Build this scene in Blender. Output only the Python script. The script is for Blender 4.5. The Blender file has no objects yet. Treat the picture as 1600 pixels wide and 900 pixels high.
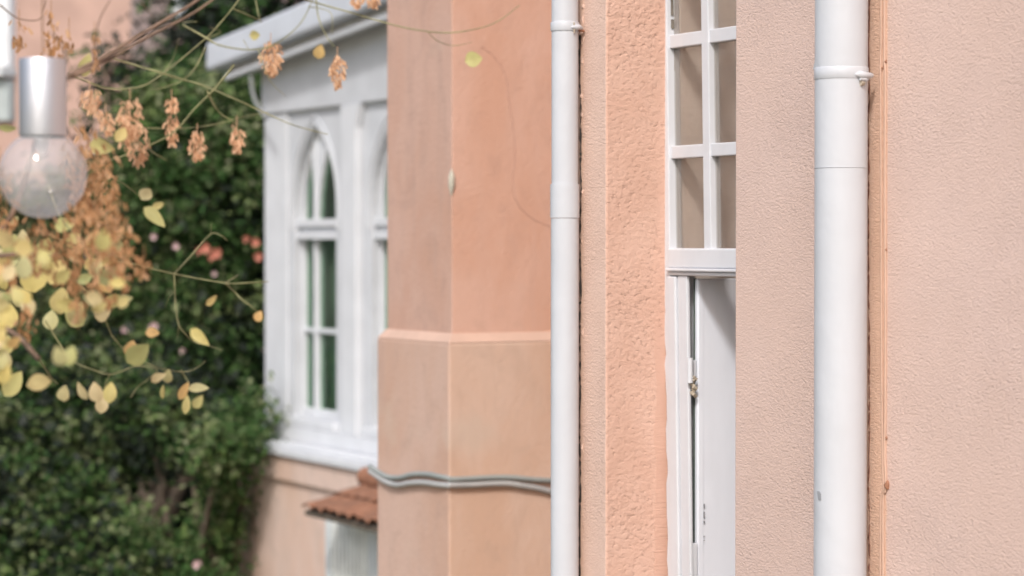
import bpy, math, random
from mathutils import Vector, Matrix
R = math.radians
random.seed(7)
scene = bpy.context.scene
COL = scene.collection

# ------------------------------------------------------------------ camera
EYE = 4.5                                   # eye height above the ground, metres
PITCH = math.atan(70 / 3778)
cd = bpy.data.cameras.new('camera'); cam = bpy.data.objects.new('camera', cd); COL.objects.link(cam)
cam.location = (0, 0, EYE); cam.rotation_euler = (R(90) - PITCH, 0, 0)
cd.sensor_width = 36; cd.lens = 85; cd.clip_start = .05; cd.clip_end = 2000
cd.dof.use_dof = True; cd.dof.focus_distance = 5.45; cd.dof.aperture_fstop = 3.3
cd.dof.aperture_blades = 9
scene.camera = cam

# ------------------------------------------------------------------ sky, sun, exposure
SUN = Vector((-.155, -.721, .70)).normalized()      # towards the sun
w = bpy.data.worlds.new('World'); scene.world = w; w.use_nodes = True
nt = w.node_tree
sky = nt.nodes.new('ShaderNodeTexSky'); sky.sky_type = 'NISHITA'; sky.sun_disc = False
sky.sun_elevation = math.asin(SUN.z); sky.sun_rotation = math.atan2(SUN.x, SUN.y)
sky.air_density = 1.0; sky.dust_density = 3.5; sky.ozone_density = .6
bg = nt.nodes['Background']; bg.inputs['Strength'].default_value = .15
nt.links.new(sky.outputs[0], bg.inputs['Color'])
sd = bpy.data.lights.new('sun', 'SUN'); sd.energy = 2.0; sd.angle = R(7); sd.color = (1, .98, .965)
so = bpy.data.objects.new('sun', sd); COL.objects.link(so)
so.rotation_euler = (-SUN).to_track_quat('-Z', 'Y').to_euler(); so.location = (-3, -10, 14)
scene.view_settings.view_transform = 'Standard'; scene.view_settings.look = 'None'
scene.view_settings.exposure = .25; scene.view_settings.gamma = 1
scene.view_settings.use_curve_mapping = False
scene.cycles.use_denoising = True
scene.cycles.max_bounces = 8; scene.cycles.transparent_max_bounces = 16

# ------------------------------------------------------------------ building frame
# All the houses share one direction: X runs along the facades (towards the right and
# the viewer), Y runs into the houses.
ANG = R(-61.5)
XV = Vector((math.cos(ANG), math.sin(ANG), 0)); YV = Vector((-math.sin(ANG), math.cos(ANG), 0))

def sight(px, py):
    a = (px - 800) / 3778; b = -(py - 450) / 3778
    return Vector((a, math.cos(PITCH) + math.sin(PITCH) * b, -math.sin(PITCH) + math.cos(PITCH) * b))
def wy(px, py, Y):                            # survey: point on the facade plane at depth Y
    d = sight(px, py); t = Y / d.dot(YV)
    return Vector((t * d.dot(XV), Y, EYE + t * d.z))
def wx(px, py, X):                            # survey: point on the side plane at X
    d = sight(px, py); t = X / d.dot(XV)
    return Vector((X, t * d.dot(YV), EYE + t * d.z))
def wz(px, py, Z):                            # survey: point at distance Z (world axes)
    d = sight(px, py); return Vector((0, 0, EYE)) + d * (Z / d.y)

# ------------------------------------------------------------------ helpers
BASE = {}
def tag(o, label=None, cat=None, group=None, kind=None):
    if label: o['label'] = label
    if cat: o['category'] = cat
    if group: o['group'] = group
    if kind: o['kind'] = kind
    return o
def thing(name, label, cat, base, frame='F', group=None):
    o = bpy.data.objects.new(name, None); COL.objects.link(o); o.empty_display_size = .1
    base = Vector(base); BASE[o] = (frame, base); place(o, frame, base)
    return tag(o, label, cat, group)
def place(o, frame, base):
    if frame == 'F':
        o.rotation_euler = (0, 0, ANG); p = XV * base.x + YV * base.y
        o.location = (p.x, p.y, base.z)
    else: o.location = base

class MB:
    def __init__(s): s.v = []; s.f = []; s.m = []; s.mi = 0; s.sm = []
    def add(s, vs, fs, smooth=False):
        n = len(s.v); s.v += [Vector(v) for v in vs]
        for f in fs: s.f.append([n + i for i in f]); s.m.append(s.mi); s.sm.append(smooth)
    def box(s, x0, x1, y0, y1, z0, z1):
        x0, x1 = sorted((x0, x1)); y0, y1 = sorted((y0, y1)); z0, z1 = sorted((z0, z1))
        s.add([(x0,y0,z0),(x1,y0,z0),(x1,y1,z0),(x0,y1,z0),(x0,y0,z1),(x1,y0,z1),(x1,y1,z1),(x0,y1,z1)],
              [(0,3,2,1),(4,5,6,7),(0,1,5,4),(1,2,6,5),(2,3,7,6),(3,0,4,7)])
    def prism(s, poly, y0, y1, inner=None):
        """poly: [(x,z)] seen from the front, extruded from y0 (front) to y1 (back)"""
        n = len(poly)
        area = sum(poly[i][0]*poly[(i+1)%n][1]-poly[(i+1)%n][0]*poly[i][1] for i in range(n))
        if area < 0: poly = poly[::-1]
        vs = [(x, y0, z) for x, z in poly] + [(x, y1, z) for x, z in poly]
        fs = [tuple(range(n)), tuple(range(2*n-1, n-1, -1))]
        fs += [(i, n+i, n+(i+1)%n, (i+1)%n) for i in range(n)]
        s.add(vs, fs)
    def xprism(s, poly, x0, x1):
        """poly: [(y,z)], extruded along x"""
        n = len(poly)
        area = sum(poly[i][0]*poly[(i+1)%n][1]-poly[(i+1)%n][0]*poly[i][1] for i in range(n))
        if area < 0: poly = poly[::-1]
        x0, x1 = sorted((x0, x1))
        vs = [(x0, y, z) for y, z in poly] + [(x1, y, z) for y, z in poly]
        fs = [tuple(range(n-1, -1, -1)), tuple(range(n, 2*n))]
        fs += [(i, (i+1)%n, n+(i+1)%n, n+i) for i in range(n)]
        s.add(vs, fs)
    def ring(s, outer, inner, y0, y1, open_=False):
        """wall with a hole: outer and inner polygons with the same number of points"""
        n = len(outer)
        vs = [(x,y0,z) for x,z in outer]+[(x,y0,z) for x,z in inner]+[(x,y1,z) for x,z in outer]+[(x,y1,z) for x,z in inner]
        fs = [(0,n,3*n,2*n),(n-1,3*n-1,4*n-1,2*n-1)] if open_ else []
        for i in range(n-1 if open_ else n):
            j = (i+1) % n
            fs += [(i, j, n+j, n+i), (2*n+j, 2*n+i, 3*n+i, 3*n+j), (j, i, 2*n+i, 2*n+j), (n+i, n+j, 3*n+j, 3*n+i)]
        s.add(vs, fs)
    def tube(s, pts, r, n=8, cap=True):
        pts = [Vector(p) for p in pts]; k = len(pts)
        rs = r if isinstance(r, (list, tuple)) else [r]*k
        vs = []; up = None
        for i, p in enumerate(pts):
            t = (pts[min(i+1,k-1)] - pts[max(i-1,0)]).normalized()
            if up is None: up = Vector((0,0,1)) if abs(t.z) < .9 else Vector((1,0,0))
            a = t.cross(up).normalized(); b = a.cross(t).normalized(); up = b
            vs += [p + (a*math.cos(q) + b*math.sin(q))*rs[i] for q in (2*math.pi*j/n for j in range(n))]
        fs = [(i*n+j, i*n+(j+1)%n, (i+1)*n+(j+1)%n, (i+1)*n+j) for i in range(k-1) for j in range(n)]
        s.add(vs, fs, True)
        if cap: s.add(vs[:n], [tuple(range(n-1,-1,-1))]); s.add(vs[-n:], [tuple(range(n))])
    def build(s, name, mat, parent=None, bevel=0, frame='F', base=None, seg=2, fixn=True):
        if parent is not None: fr, b = BASE[parent]
        else: fr, b = frame, Vector(base)
        me = bpy.data.meshes.new(name)
        me.from_pydata([v - b for v in s.v], [], s.f)
        for i, p in enumerate(me.polygons): p.use_smooth = s.sm[i]; p.material_index = s.m[i]
        for m in (mat if isinstance(mat, list) else [mat]): me.materials.append(m)
        me.update()
        if fixn:
            import bmesh
            bm = bmesh.new(); bm.from_mesh(me); bmesh.ops.recalc_face_normals(bm, faces=bm.faces); bm.to_mesh(me); bm.free()
        o = bpy.data.objects.new(name, me); COL.objects.link(o)
        if parent is not None: o.parent = parent
        else: place(o, fr, b)
        BASE[o] = (fr, b)
        if bevel:
            m = o.modifiers.new('bevel', 'BEVEL'); m.width = bevel; m.segments = seg; m.limit_method = 'ANGLE'; m.angle_limit = R(40)
        return o

def spline(pts, sub=6):
    P = [Vector(p) for p in pts]
    if len(P) < 3: return P
    out = []
    Q = [P[0]*2-P[1]] + P + [P[-1]*2-P[-2]]
    for i in range(1, len(Q)-2):
        a,b,c,d = Q[i-1:i+3]
        for j in range(sub):
            t = j/sub
            out.append(.5*((2*b)+(c-a)*t+(2*a-5*b+4*c-d)*t*t+(3*b-3*c+d-a)*t**3))
    out.append(P[-1]); return out

# ------------------------------------------------------------------ materials
class N:
    def __init__(s, name):
        s.m = bpy.data.materials.new(name); s.m.use_nodes = True; s.t = s.m.node_tree
        s.p = s.t.nodes['Principled BSDF']; s.out = s.t.nodes['Material Output']
        s.oc = s.node('ShaderNodeTexCoord').outputs['Object']
    def node(s, k, **kw):
        n = s.t.nodes.new(k)
        for a, b in kw.items():
            if a[0] == '_': s.set(n, a[1:], b)
            else: setattr(n, a, b)
        return n
    def set(s, n, inp, v):
        i = n.inputs[int(inp)] if inp.isdigit() else n.inputs[inp]
        if isinstance(v, bpy.types.NodeSocket): s.t.links.new(v, i)
        else: i.default_value = v
    def map(s, scale=(1,1,1), rot=(0,0,0)):
        return s.node('ShaderNodeMapping', _Vector=s.oc, _Scale=scale, _Rotation=rot).outputs[0]
    def noise(s, scale, detail=3, rough=.5, vec=None, dist=0):
        return s.node('ShaderNodeTexNoise', _Vector=vec or s.oc, _Scale=scale, _Detail=detail, _Roughness=rough, _Distortion=dist).outputs['Fac']
    def rng(s, v, a, b, c=0., d=1., smooth=True):
        n = s.node('ShaderNodeMapRange', _0=v, _1=a, _2=b, _3=c, _4=d)
        if smooth: n.interpolation_type = 'SMOOTHSTEP'
        return n.outputs[0]
    def math(s, op, a, b=0., c=0.):
        n = s.node('ShaderNodeMath', operation=op); s.set(n,'0',a); s.set(n,'1',b); s.set(n,'2',c); return n.outputs[0]
    def mix(s, f, a, b):
        n = s.node('ShaderNodeMix', data_type='RGBA')
        s.set(n, '0', f); s.set(n, '6', a); s.set(n, '7', b); return n.outputs[2]
    def xyz(s):
        n = s.node('ShaderNodeSeparateXYZ', _Vector=s.oc); return n.outputs
    def bump(s, h, strength=1., dist=.01):
        n = s.node('ShaderNodeBump', _Strength=strength, _Distance=dist, _Height=h)
        s.set(s.p, 'Normal', n.outputs[0]); return n
    def fin(s, color=None, rough=.8, **kw):
        if color is not None: s.set(s.p, 'Base Color', color)
        s.set(s.p, 'Roughness', rough)
        for a, b in kw.items(): s.set(s.p, a.replace('_', ' '), b)
        return s.m
def C(r, g, b): return (r, g, b, 1)

def flat(name, col, rough=.7, var=.06, scale=9, bump=.0, **kw):
    n = N(name)
    dark = C(*[c*(1-var) for c in col]); lite = C(*[min(1,c*(1+var)) for c in col])
    c = n.mix(n.rng(n.noise(scale, 4), .3, .7), dark, lite)
    if bump: n.bump(n.noise(scale*6, 4), 1, bump)
    return n.fin(c, rough, **kw)

PINK = (.665, .475, .385); ORANGE = (.70, .43, .29)

# ---- reference planes of the near house
YA = 3.085                       # facade
XJ = wy(947, 400, YA).x          # corner of the window reveal
YW = YA + .179                   # window plane
XE = wy(1148, 400, YA).x         # near edge of the window opening
XC = wy(884, 400, YA).x          # left end of the near facade
PR = wy(1357, 400, YA).x; PR2 = wy(1386, 400, YA).x
PL = wy(909, 400, YA).x

def near_wall_material():
    n = N('pink_stucco'); x, y, z = n.xyz()
    # sprayed stucco: round grains with small pits, a little longer sideways
    v1 = n.map((1, 1, 1.0))
    g1 = n.noise(160, 4, .64, n.map((.75,.75,1.25))); g2 = n.noise(62, 3, .5, n.map((.8,.8,1.2)))
    h = n.math('ADD', n.math('MULTIPLY', g1, 1.1), n.math('MULTIPLY', g2, .5)); h = n.math('ADD', h, n.math('MULTIPLY', n.rng(g1, .33, .41), .2))
    n.bump(h, n.rng(n.noise(2.2, 3), .35, .7, .6, 1.), .0036)
    big = n.noise(1.3, 4, .6); mid = n.noise(7, 5, .6)
    c = n.mix(n.rng(mid, .3, .7), C(.655,.492,.435), C(.705,.532,.470))
    c = n.mix(n.rng(big, .35, .68, 0., .55), c, C(.68,.495,.415))
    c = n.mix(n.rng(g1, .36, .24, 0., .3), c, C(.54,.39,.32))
    # old orange coat left in the strip beside the pipes and the cables
    jit = n.math('MULTIPLY_ADD', n.noise(26, 3), .014, -.007)
    xx = n.math('ADD', x, jit)
    x0 = XC
    a = n.rng(xx, PR-.09-x0, PR-.06-x0); b = n.rng(xx, PR2-.003-x0, PR2+.004-x0, 1., 0.)
    s1 = n.math('MULTIPLY', a, b)
    s2 = n.rng(xx, PL-x0, PL+.028-x0, 1., 0.)
    s3 = n.rng(xx, XJ-x0, XJ+.02-x0, .38, 0.)
    strip = n.math('MAXIMUM', n.math('MAXIMUM', s1, n.math('MULTIPLY', s2, .85)), s3)
    oc = n.mix(n.rng(mid, .3, .7), C(.70,.465,.345), C(.74,.51,.39))
    c = n.mix(strip, c, oc)
    return n.fin(c, .82, Specular_IOR_Level=.25)

def reveal_material():
    n = N('orange_stucco'); x, y, z = n.xyz()
    g1 = n.noise(72, 4, .6, n.map((.9,.9,1.2))); g2 = n.noise(34, 3, .5, n.map((1,1,1.2)))
    h = n.math('ADD', n.math('MULTIPLY', g1, 1.15), n.math('MULTIPLY', g2, .55)); h = n.math('ADD', h, n.math('MULTIPLY', n.rng(g1, .33, .42), .25))
    brush = n.noise(12, 3, .6, n.map((1, 1.5, 22)))
    wob = n.math('MULTIPLY_ADD', n.noise(9, 2), .03, -.015)
    sm = n.math('MULTIPLY', n.rng(n.math('ADD', y, wob), .140, .146), n.rng(z, EYE-.35, EYE-.12, 1., .25))          # smooth trowelled border beside the frame
    inside = n.math('MULTIPLY', sm, n.rng(y, .30, .31, 1., 0.))
    h = n.math('MULTIPLY', n.math('ADD', h, -1.05), n.rng(inside, 0, 1, 1., .10, False))
    low = n.rng(z, 3.95, 4.15, 1., .12)
    h = n.math('ADD', h, n.math('MULTIPLY', n.math('MULTIPLY', inside, low), n.math('MULTIPLY', brush, .55)))
    n.bump(h, n.rng(n.noise(4, 3), .35, .7, .6, 1.), .0044)
    mid = n.noise(6, 5, .6)
    c = n.mix(n.rng(mid, .3, .7), C(.65,.408,.315), C(.70,.46,.365))
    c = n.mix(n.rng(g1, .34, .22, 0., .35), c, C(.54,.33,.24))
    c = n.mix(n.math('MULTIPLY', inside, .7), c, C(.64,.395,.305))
    return n.fin(c, .8, Specular_IOR_Level=.25)

def pier_material(name, base, stain, upper=True):
    n = N(name); x, y, z = n.xyz()
    big = n.noise(2.6, 5, .62, n.map((1,1,.55)), .6); mid = n.noise(9, 5, .6, n.map((1,1,.8)), .4); run = n.noise(5, 4, .6, n.map((2.6,2.6,.35)), .3)
    c = n.mix(n.rng(big, .36, .66), C(*base), C(*[v*f for v, f in zip(base, (.93,.86,.80))]))
    c = n.mix(n.rng(run, .50, .70, 0., .45), c, C(*stain))
    c = n.mix(n.rng(mid, .48, .70, 0., .32), c, C(*[v*.82 for v in stain]))
    if upper: c = n.mix(n.rng(n.noise(3.1, 3), .58, .75, 0., .45), c, C(.56,.46,.38))
    n.bump(n.noise(60, 4), 1, .0022)
    return n.fin(c, .85, Specular_IOR_Level=.2)

M_NEAR = near_wall_material(); M_REVEAL = reveal_material()
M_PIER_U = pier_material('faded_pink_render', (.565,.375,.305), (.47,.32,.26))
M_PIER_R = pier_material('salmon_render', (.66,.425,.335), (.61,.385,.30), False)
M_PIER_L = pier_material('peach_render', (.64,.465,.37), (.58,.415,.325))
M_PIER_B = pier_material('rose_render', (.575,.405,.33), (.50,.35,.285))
M_LEDGE = flat('pale_peach_ledge', (.58,.40,.315), .8)
M_FARPINK = pier_material('weathered_pink_render', (.66,.51,.44), (.55,.44,.38))
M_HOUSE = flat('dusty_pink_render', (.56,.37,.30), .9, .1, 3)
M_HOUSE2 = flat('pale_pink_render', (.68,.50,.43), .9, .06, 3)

def gloss_white(name, col=(.70,.71,.74), bump=.0012, rough=.33):
    n = N(name)
    drip = n.noise(14, 4, .6, n.map((1,1,.25))); speck = n.noise(130, 3, .6)
    c = n.mix(n.rng(drip, .35, .7), C(*col), C(*[v*.955 for v in col]))
    c = n.mix(n.rng(speck, .78, .82, 0., .15), c, C(.55,.54,.53))
    n.bump(n.math('ADD', n.noise(7, 3, .5), n.math('MULTIPLY', n.noise(40, 2), .06)), 1, bump)
    return n.fin(c, rough, Specular_IOR_Level=.4)
M_PIPE = gloss_white('white_gloss_pipe_paint', (.57,.59,.63), .0045, .36)
M_FRAME = gloss_white('white_window_paint', (.66,.68,.72), .004, .4)
M_LEAF_DOOR = gloss_white('white_casement_paint', (.80,.83,.90), .002, .45)
M_BAY = flat('old_white_timber_paint', (.56,.58,.61), .55, .05, 5, .001)
M_BAYTRIM = flat('white_timber_trim', (.64,.66,.69), .55, .04, 5)
M_METAL_ROOF = flat('grey_white_roof_metal', (.56,.60,.66), .45, .06, 4)
M_SOFFIT = flat('soffit_boards', (.50,.48,.45), .8, .08, 6)
M_INNER = flat('beige_inner_plaster', (.78,.715,.66), .9, .05, 7, .0015)
M_ROOM = flat('pale_room_wall', (.75,.72,.68), .9)
M_CHIP = flat('bare_grey_plastic', (.28,.29,.31), .6)
M_GAPDARK = flat('seam_shade', (.035,.03,.026), .9)
M_CABLE_PAINT = flat('orange_painted_cable', (.56,.375,.285), .6, .05, 20)
M_RUST = flat('rusty_clip', (.36,.17,.10), .8, .2, 60)
M_CABLE_G = flat('grey_green_cable', (.29,.315,.305), .5, .1)
M_CABLE_W = flat('grey_white_cable', (.40,.40,.395), .5, .1)
M_SCREW = flat('old_screw_metal', (.42,.36,.28), .5, .15, 40)

def glass_material(name, refl=.10, tint=(.93,.95,.93), dirt=.10, dirtcol=(.6,.58,.54), fk=1., lo=.5, ns=6):
    n = N(name); t = n.t
    tr = n.node('ShaderNodeBsdfTransparent', _Color=C(*tint))
    gl = n.node('ShaderNodeBsdfGlossy', _Roughness=.03)
    lw = n.node('ShaderNodeLayerWeight', _Blend=.5)
    f5 = n.math('POWER', lw.outputs['Facing'], 5.)
    f = n.math('MULTIPLY_ADD', f5, .9*fk, .04+refl*.2)
    m1 = n.node('ShaderNodeMixShader', _0=f, _1=tr.outputs[0], _2=gl.outputs[0])
    df = n.node('ShaderNodeBsdfDiffuse', _Color=C(*dirtcol))
    d = n.rng(n.noise(ns, 5, .65), .3, .75, dirt*lo, dirt*(2-lo))
    m2 = n.node('ShaderNodeMixShader', _0=d, _1=m1.outputs[0], _2=df.outputs[0])
    b = n.node('ShaderNodeBump', _Strength=1., _Distance=.0006, _Height=n.noise(5, 2))
    t.links.new(b.outputs[0], gl.inputs['Normal'])
    t.links.new(m2.outputs[0], n.out.inputs['Surface'])
    return n.m
M_GLASS = glass_material('window_glass', .1, (.88,.86,.84), .08, (.75,.67,.60), 1.)
M_GLASS_B = glass_material('old_window_glass', 0., (.7,.85,.74), .015, (.4,.5,.42), 1.)
M_BULB = glass_material('dusty_lamp_glass', .2, (.96,.96,.97), .22, (.80,.80,.83), 1., .82, 12)

def tile_material():
    n = N('terracotta')
    c = n.mix(n.rng(n.noise(7, 5, .6), .35, .7), C(.31,.14,.08), C(.21,.105,.065))
    c = n.mix(n.rng(n.noise(22, 4), .55, .7, 0, .6), c, C(.46,.24,.145))
    n.bump(n.noise(40, 3), 1, .004)
    return n.fin(c, .85)
M_TILE = tile_material()

def ramp_island(name, cols, rough=.6, transl=.25, coat=0.):
    n = N(name)
    g = n.node('ShaderNodeNewGeometry')
    r = n.node('ShaderNodeValToRGB', _Fac=g.outputs['Random Per Island'])
    e = r.color_ramp.elements
    while len(e) < len(cols): e.new(.5)
    for i, c in enumerate(cols): e[i].position = i/(len(cols)-1); e[i].color = C(*c)
    c2 = n.mix(n.rng(n.noise(45, 3), .45, .75, 0., .35), r.outputs[0], n.mix(.5, r.outputs[0], C(.22,.10,.03)) if transl > .3 else r.outputs[0])
    n.set(n.p, 'Base Color', c2); n.set(n.p, 'Roughness', rough); n.set(n.p, 'Specular IOR Level', .3)
    tl = n.node('ShaderNodeBsdfTranslucent', _Color=c2)
    m = n.node('ShaderNodeMixShader', _0=transl, _1=n.p.outputs[0], _2=tl.outputs[0])
    n.t.links.new(m.outputs[0], n.out.inputs['Surface'])
    return n.m
M_YLEAF = ramp_island('autumn_yellow_leaves', [(.76,.62,.22),(.66,.62,.26),(.82,.68,.30),(.50,.53,.22),(.80,.52,.22),(.60,.62,.32),(.80,.66,.38),(.42,.47,.20)], .5, .5)
M_SEED = ramp_island('dry_seed_wings', [(.46,.24,.11),(.58,.33,.17),(.38,.20,.08),(.66,.42,.25),(.52,.28,.12)], .7, .35)
M_SEEDL = ramp_island('pale_seed_wings', [(.74,.46,.28),(.80,.55,.36),(.68,.40,.23)], .7, .35)
M_GREEN = ramp_island('shrub_leaves', [(.026,.068,.016),(.050,.115,.026),(.082,.145,.042),(.034,.092,.022),(.125,.165,.070),(.03,.08,.022)], .8, .3)
M_GREEN2 = ramp_island('sunlit_leaves', [(.13,.22,.06),(.22,.28,.11),(.30,.32,.19),(.15,.25,.07)], .8, .35)  # sunlight painted into the leaf colour of the brighter sprays
M_DARKGREEN = ramp_island('evergreen_and_core_shade', [(.008,.014,.009),(.014,.022,.013),(.022,.032,.019),(.009,.015,.009)], .6, .08)  # evergreen's own dark; on core leaves, painted shade inside every crown
M_OLIVE = ramp_island('olive_green_leaves', [(.08,.11,.04),(.15,.18,.075),(.21,.22,.11),(.09,.12,.05)], .8, .3)
M_FLOWER_O = flat('coral_petals', (.50,.19,.13), .6, .15, 60)
M_FLOWER_P = flat('pink_petals', (.60,.42,.42), .6, .12, 60)
M_TWIG = flat('green_brown_twig', (.25,.24,.115), .6, .3, 30)
M_TWIG_D = flat('dark_twig', (.20,.13,.09), .8, .25, 30)
M_BARK = flat('brown_bark', (.12,.09,.065), .9, .3, 12, .01)

# ================================================================== SETTING
g = MB(); g.add([(-400,-400,0),(400,-400,0),(400,400,0),(-400,400,0)], [(0,1,2,3)])
n = N('garden_ground'); n.bump(n.noise(8,5), 1, .03)
gm = n.fin(n.mix(n.rng(n.noise(.8,6,.6), .4, .6), C(.13,.14,.08), C(.26,.22,.17)), .95)
tag(g.build('ground', gm, frame='W', base=(0,0,0)), kind='structure')

# ================================================================== NEAR HOUSE
HT = 8.2
house = thing('pink_house', 'pink stuccoed house front with a deep window recess, filling the right half', 'house', (XC, YA, 0))
ZT = EYE + 1.5; ZB = EYE - 1.25
# front wall: slab with the opening; reveal faces carry the orange coat
m = MB()
m.ring([(XC,0),(XC+6.6,0),(XC+6.6,HT),(XC,HT)], [(XJ,ZB),(XE,ZB),(XE,ZT),(XJ,ZT)], YA, YA+.55)
for i, f in enumerate(m.f):      # faces 3,7,11,15 are the sides of the opening
    if i % 4 == 3: m.m[i] = 1
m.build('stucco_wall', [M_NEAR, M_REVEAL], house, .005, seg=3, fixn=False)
# wing set back between the window front and the corner pier, side walls and roof
XB = -7.571; YB = 3.871
m = MB(); m.box(XB, XC-.003, YB+.85, YB+1.2, 0, HT-.01)
m.box(XC, XC+.3, YA+.551, YB+1.2, 0, HT-.01)
m.build('set_back_wall', M_PIER_R, house)
m = MB(); m.box(XC-.25, XC+6.9, YA-.3, YA+6, HT, HT+.2); m.build('roof', M_METAL_ROOF, house)
# room
m = MB(); yb = YA+.56
m.box(XJ-.02, XJ+.006, YW+.034, YA+.6, ZB-.02, ZT+.02)          # plastered inner jamb by the glass
m.box(XE-.012, XE+.02, YW+.034, YA+.6, ZB-.02, ZT+.02)
m.build('inner_jamb', M_INNER, house, .003)
m = MB()
m.box(XJ-1.2, XE+2.2, YA+3.5, YA+3.6, 2.4, 6.0); m.box(XJ-1.2, XE+2.2, YA+.61, YA+3.6, 2.3, 2.4)
m.box(XJ-1.2, XE+2.2, YA+.61, YA+3.6, 6.0, 6.1); m.box(XJ-1.25, XJ-1.2, YA+.61, YA+3.6, 2.4, 6.0); m.box(XE+2.2, XE+2.25, YA+.61, YA+3.6, 2.4, 6.0)
m.build('room_wall', M_ROOM, house)

# corner pier (part of the same house)
pa = wy(605, 300, YB).x
ZL = wy(700, 531, YB-.02).z          # ledge
m = MB()
m.box(pa, XB, YB, YB+2.6, ZL, HT+.3)
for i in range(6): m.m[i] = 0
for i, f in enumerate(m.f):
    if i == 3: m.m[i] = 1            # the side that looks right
m.build('corner_pier', [M_PIER_U, M_PIER_R], house, .003, fixn=False)
e = .026
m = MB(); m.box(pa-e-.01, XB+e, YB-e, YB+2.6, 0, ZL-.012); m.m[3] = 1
pl = m.build('pier_base', [M_PIER_B, M_PIER_L], house, .008, fixn=False)
m = MB()      # chamfered weathering on the base
x0,x1,y0,y1 = pa-e-.01, XB+e, YB-e, YB+2.6
m.add([(x0,y0,ZL-.012),(x1,y0,ZL-.012),(x1,y1,ZL-.012),(x0,y1,ZL-.012),(pa-.004,YB-.003,ZL+.022),(XB+.003,YB-.003,ZL+.022),(XB+.003,y1,ZL+.022),(pa-.004,y1,ZL+.022)],
      [(0,3,2,1),(4,5,6,7),(0,1,5,4),(1,2,6,5),(2,3,7,6),(3,0,4,7)])
m.build('ledge', M_LEDGE, house, .003)
# hairline crack on the salmon side of the pier and a bare patch on its arris
cr = [(752,72),(775,92),(790,118),(794,150),(800,190),(805,235),(801,280),(806,312),(822,334),(845,348),(866,356)]
m = MB(); m.tube([wx(a+random.uniform(-.8,.8), b, XB+.0004) for a, b in [(p.x, p.y) for p in spline([(a,b,0) for a,b in cr], 5)]], .0013, 5)
m.build('wall_crack', flat('crack_brown', (.50,.31,.25), .9), house)
m = MB()
pts = [wy(a, b, YB-.002) for a, b in [(706,275),(711,266),(714,283),(713,305),(708,300)]]
c0 = wx(712, 285, XB+.002)
m.tube([(XB-.001,YB-.001,wy(709,b,YB).z) for b in (264,275,290,306)], [.002,.011,.012,.002], 8)
m.build('bare_patch', flat('bare_mortar', (.50,.48,.40), .95), house)

# ---- the window of the near house
win = None
LEAN = .013
def q(px, py, Y=None):            # point on the window plane; the old joinery leans a little
    p = wy(px + (py-400)*LEAN, py, YW if Y is None else Y); return (p.x, p.z)
m = MB()
def bar(a, b, c, d, y0, y1, mb=None):  # px left/right, py top/bottom
    (mb or m).prism([q(a,c), q(b,c), q(b,d), q(a,d)], y0, y1)
# outer frame: stile with a wobbly paint edge lapping onto the reveal
left = [(1040+random.uniform(-1.6,1.6), y) for y in range(-60, 960, 17)]
m.prism([q(a, b) for a, b in left] + [q(1049.5, 960), q(1049.5, -60)], YW-.006, YW+.032)
frame = m.build('window', M_FRAME, house, .003)
tag(frame, 'white painted timber window with small panes over a casement')
m = MB(); R0 = 1290
for a, b in ((-64,-44),):
    bar(1050, R0, a, b, YW, YW+.05)
def rail(yl, yr, hl, hr, y0, y1, mb):   # sloping rail given at x=1045 and x=1148
    def Yp(px, l, r): return l + (r-l)*(px-1045)/103
    mb.prism([q(1048,Yp(1048,yl,yr)), q(R0,Yp(R0,yl,yr)), q(R0,Yp(R0,yl+hl,yr+hr)), q(1048,Yp(1048,yl+hl,yr+hr))], y0, y1)
def lv(y): return (y-380)/(1095+1250)*103/2   # level line slope half-span
def lrail(yt, yb, y0, y1, mb):
    rail(yt-lv(yt), yt+lv(yt), yb-yt, (yb-yt)*1.03, y0, y1, mb)
lrail(48, 69, YW+.002, YW+.031, m); lrail(225, 245, YW+.002, YW+.031, m)
m.build('glazing_bar', M_FRAME, frame, .0025)
m = MB(); bar(1101, 1112, -60, 392, YW-.002, YW+.030)
x1101 = q(1101, 400)[0]; dx = q(1112,400)[0]-x1101; gapw = x1101 - q(1049.5,400)[0]
xa = x1101 + dx + gapw
m.box(xa, xa+dx, YW-.001, YW+.030, q(1100,392)[1], ZT)
m.build('upright_bar', M_FRAME, frame, .0025)
m = MB(); lrail(388, 419, YW-.010, YW+.032, m)
m.build('transom', M_FRAME, frame, .005, seg=3)
m = MB(); lrail(419.5, 424.5, YW-.018, YW+.03, m); lrail(425, 431, YW-.010, YW+.03, m)
m.build('transom_lip', M_FRAME, frame, .003)
m = MB(); m.box(XJ+.01, XE-.005, YW+.014, YW+.018, q(1100,392)[1], ZT-.02)
m.build('pane', M_GLASS, frame)
# putty line by the glass edge, flaking
M_PUTTY = flat('aged_putty', (.17,.15,.125), .9, .3, 60)
m = MB()
for (a, lo, hi) in ((1050.0, -60, 44),):
    y = lo
    while y < hi:
        L = random.uniform(18, 50)
        bar(a, a+random.uniform(.3,.9), y, min(hi, y+L), YW+.006, YW+.0135)
        y += L + random.uniform(2, 6)
        m.build('putty', M_PUTTY, frame); m = MB()
# lower frame
m = MB()
ed = [(1047.5+random.uniform(-.8,.8), y) for y in range(432, 960, 16)]
m.prism([q(a,b) for a,b in ed] + [q(1060,960), q(1060,432)], YW-.012, YW+.05)
m.prism([q(1061,431), q(1075.5,431), q(1075.5,960), q(1061,960)], YW-.006, YW+.004)
m.box(XE-.06, XE-.003, YW-.008, YW+.05, ZB, q(1100,432)[1])
m.build('casement_frame', M_FRAME, frame, .003)
m = MB(); m.box(XJ+.03, XE-.004, YW-.03, YW+.05, ZB+.002, ZB+.05); m.build('window_sill', M_FRAME, frame, .004)
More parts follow.
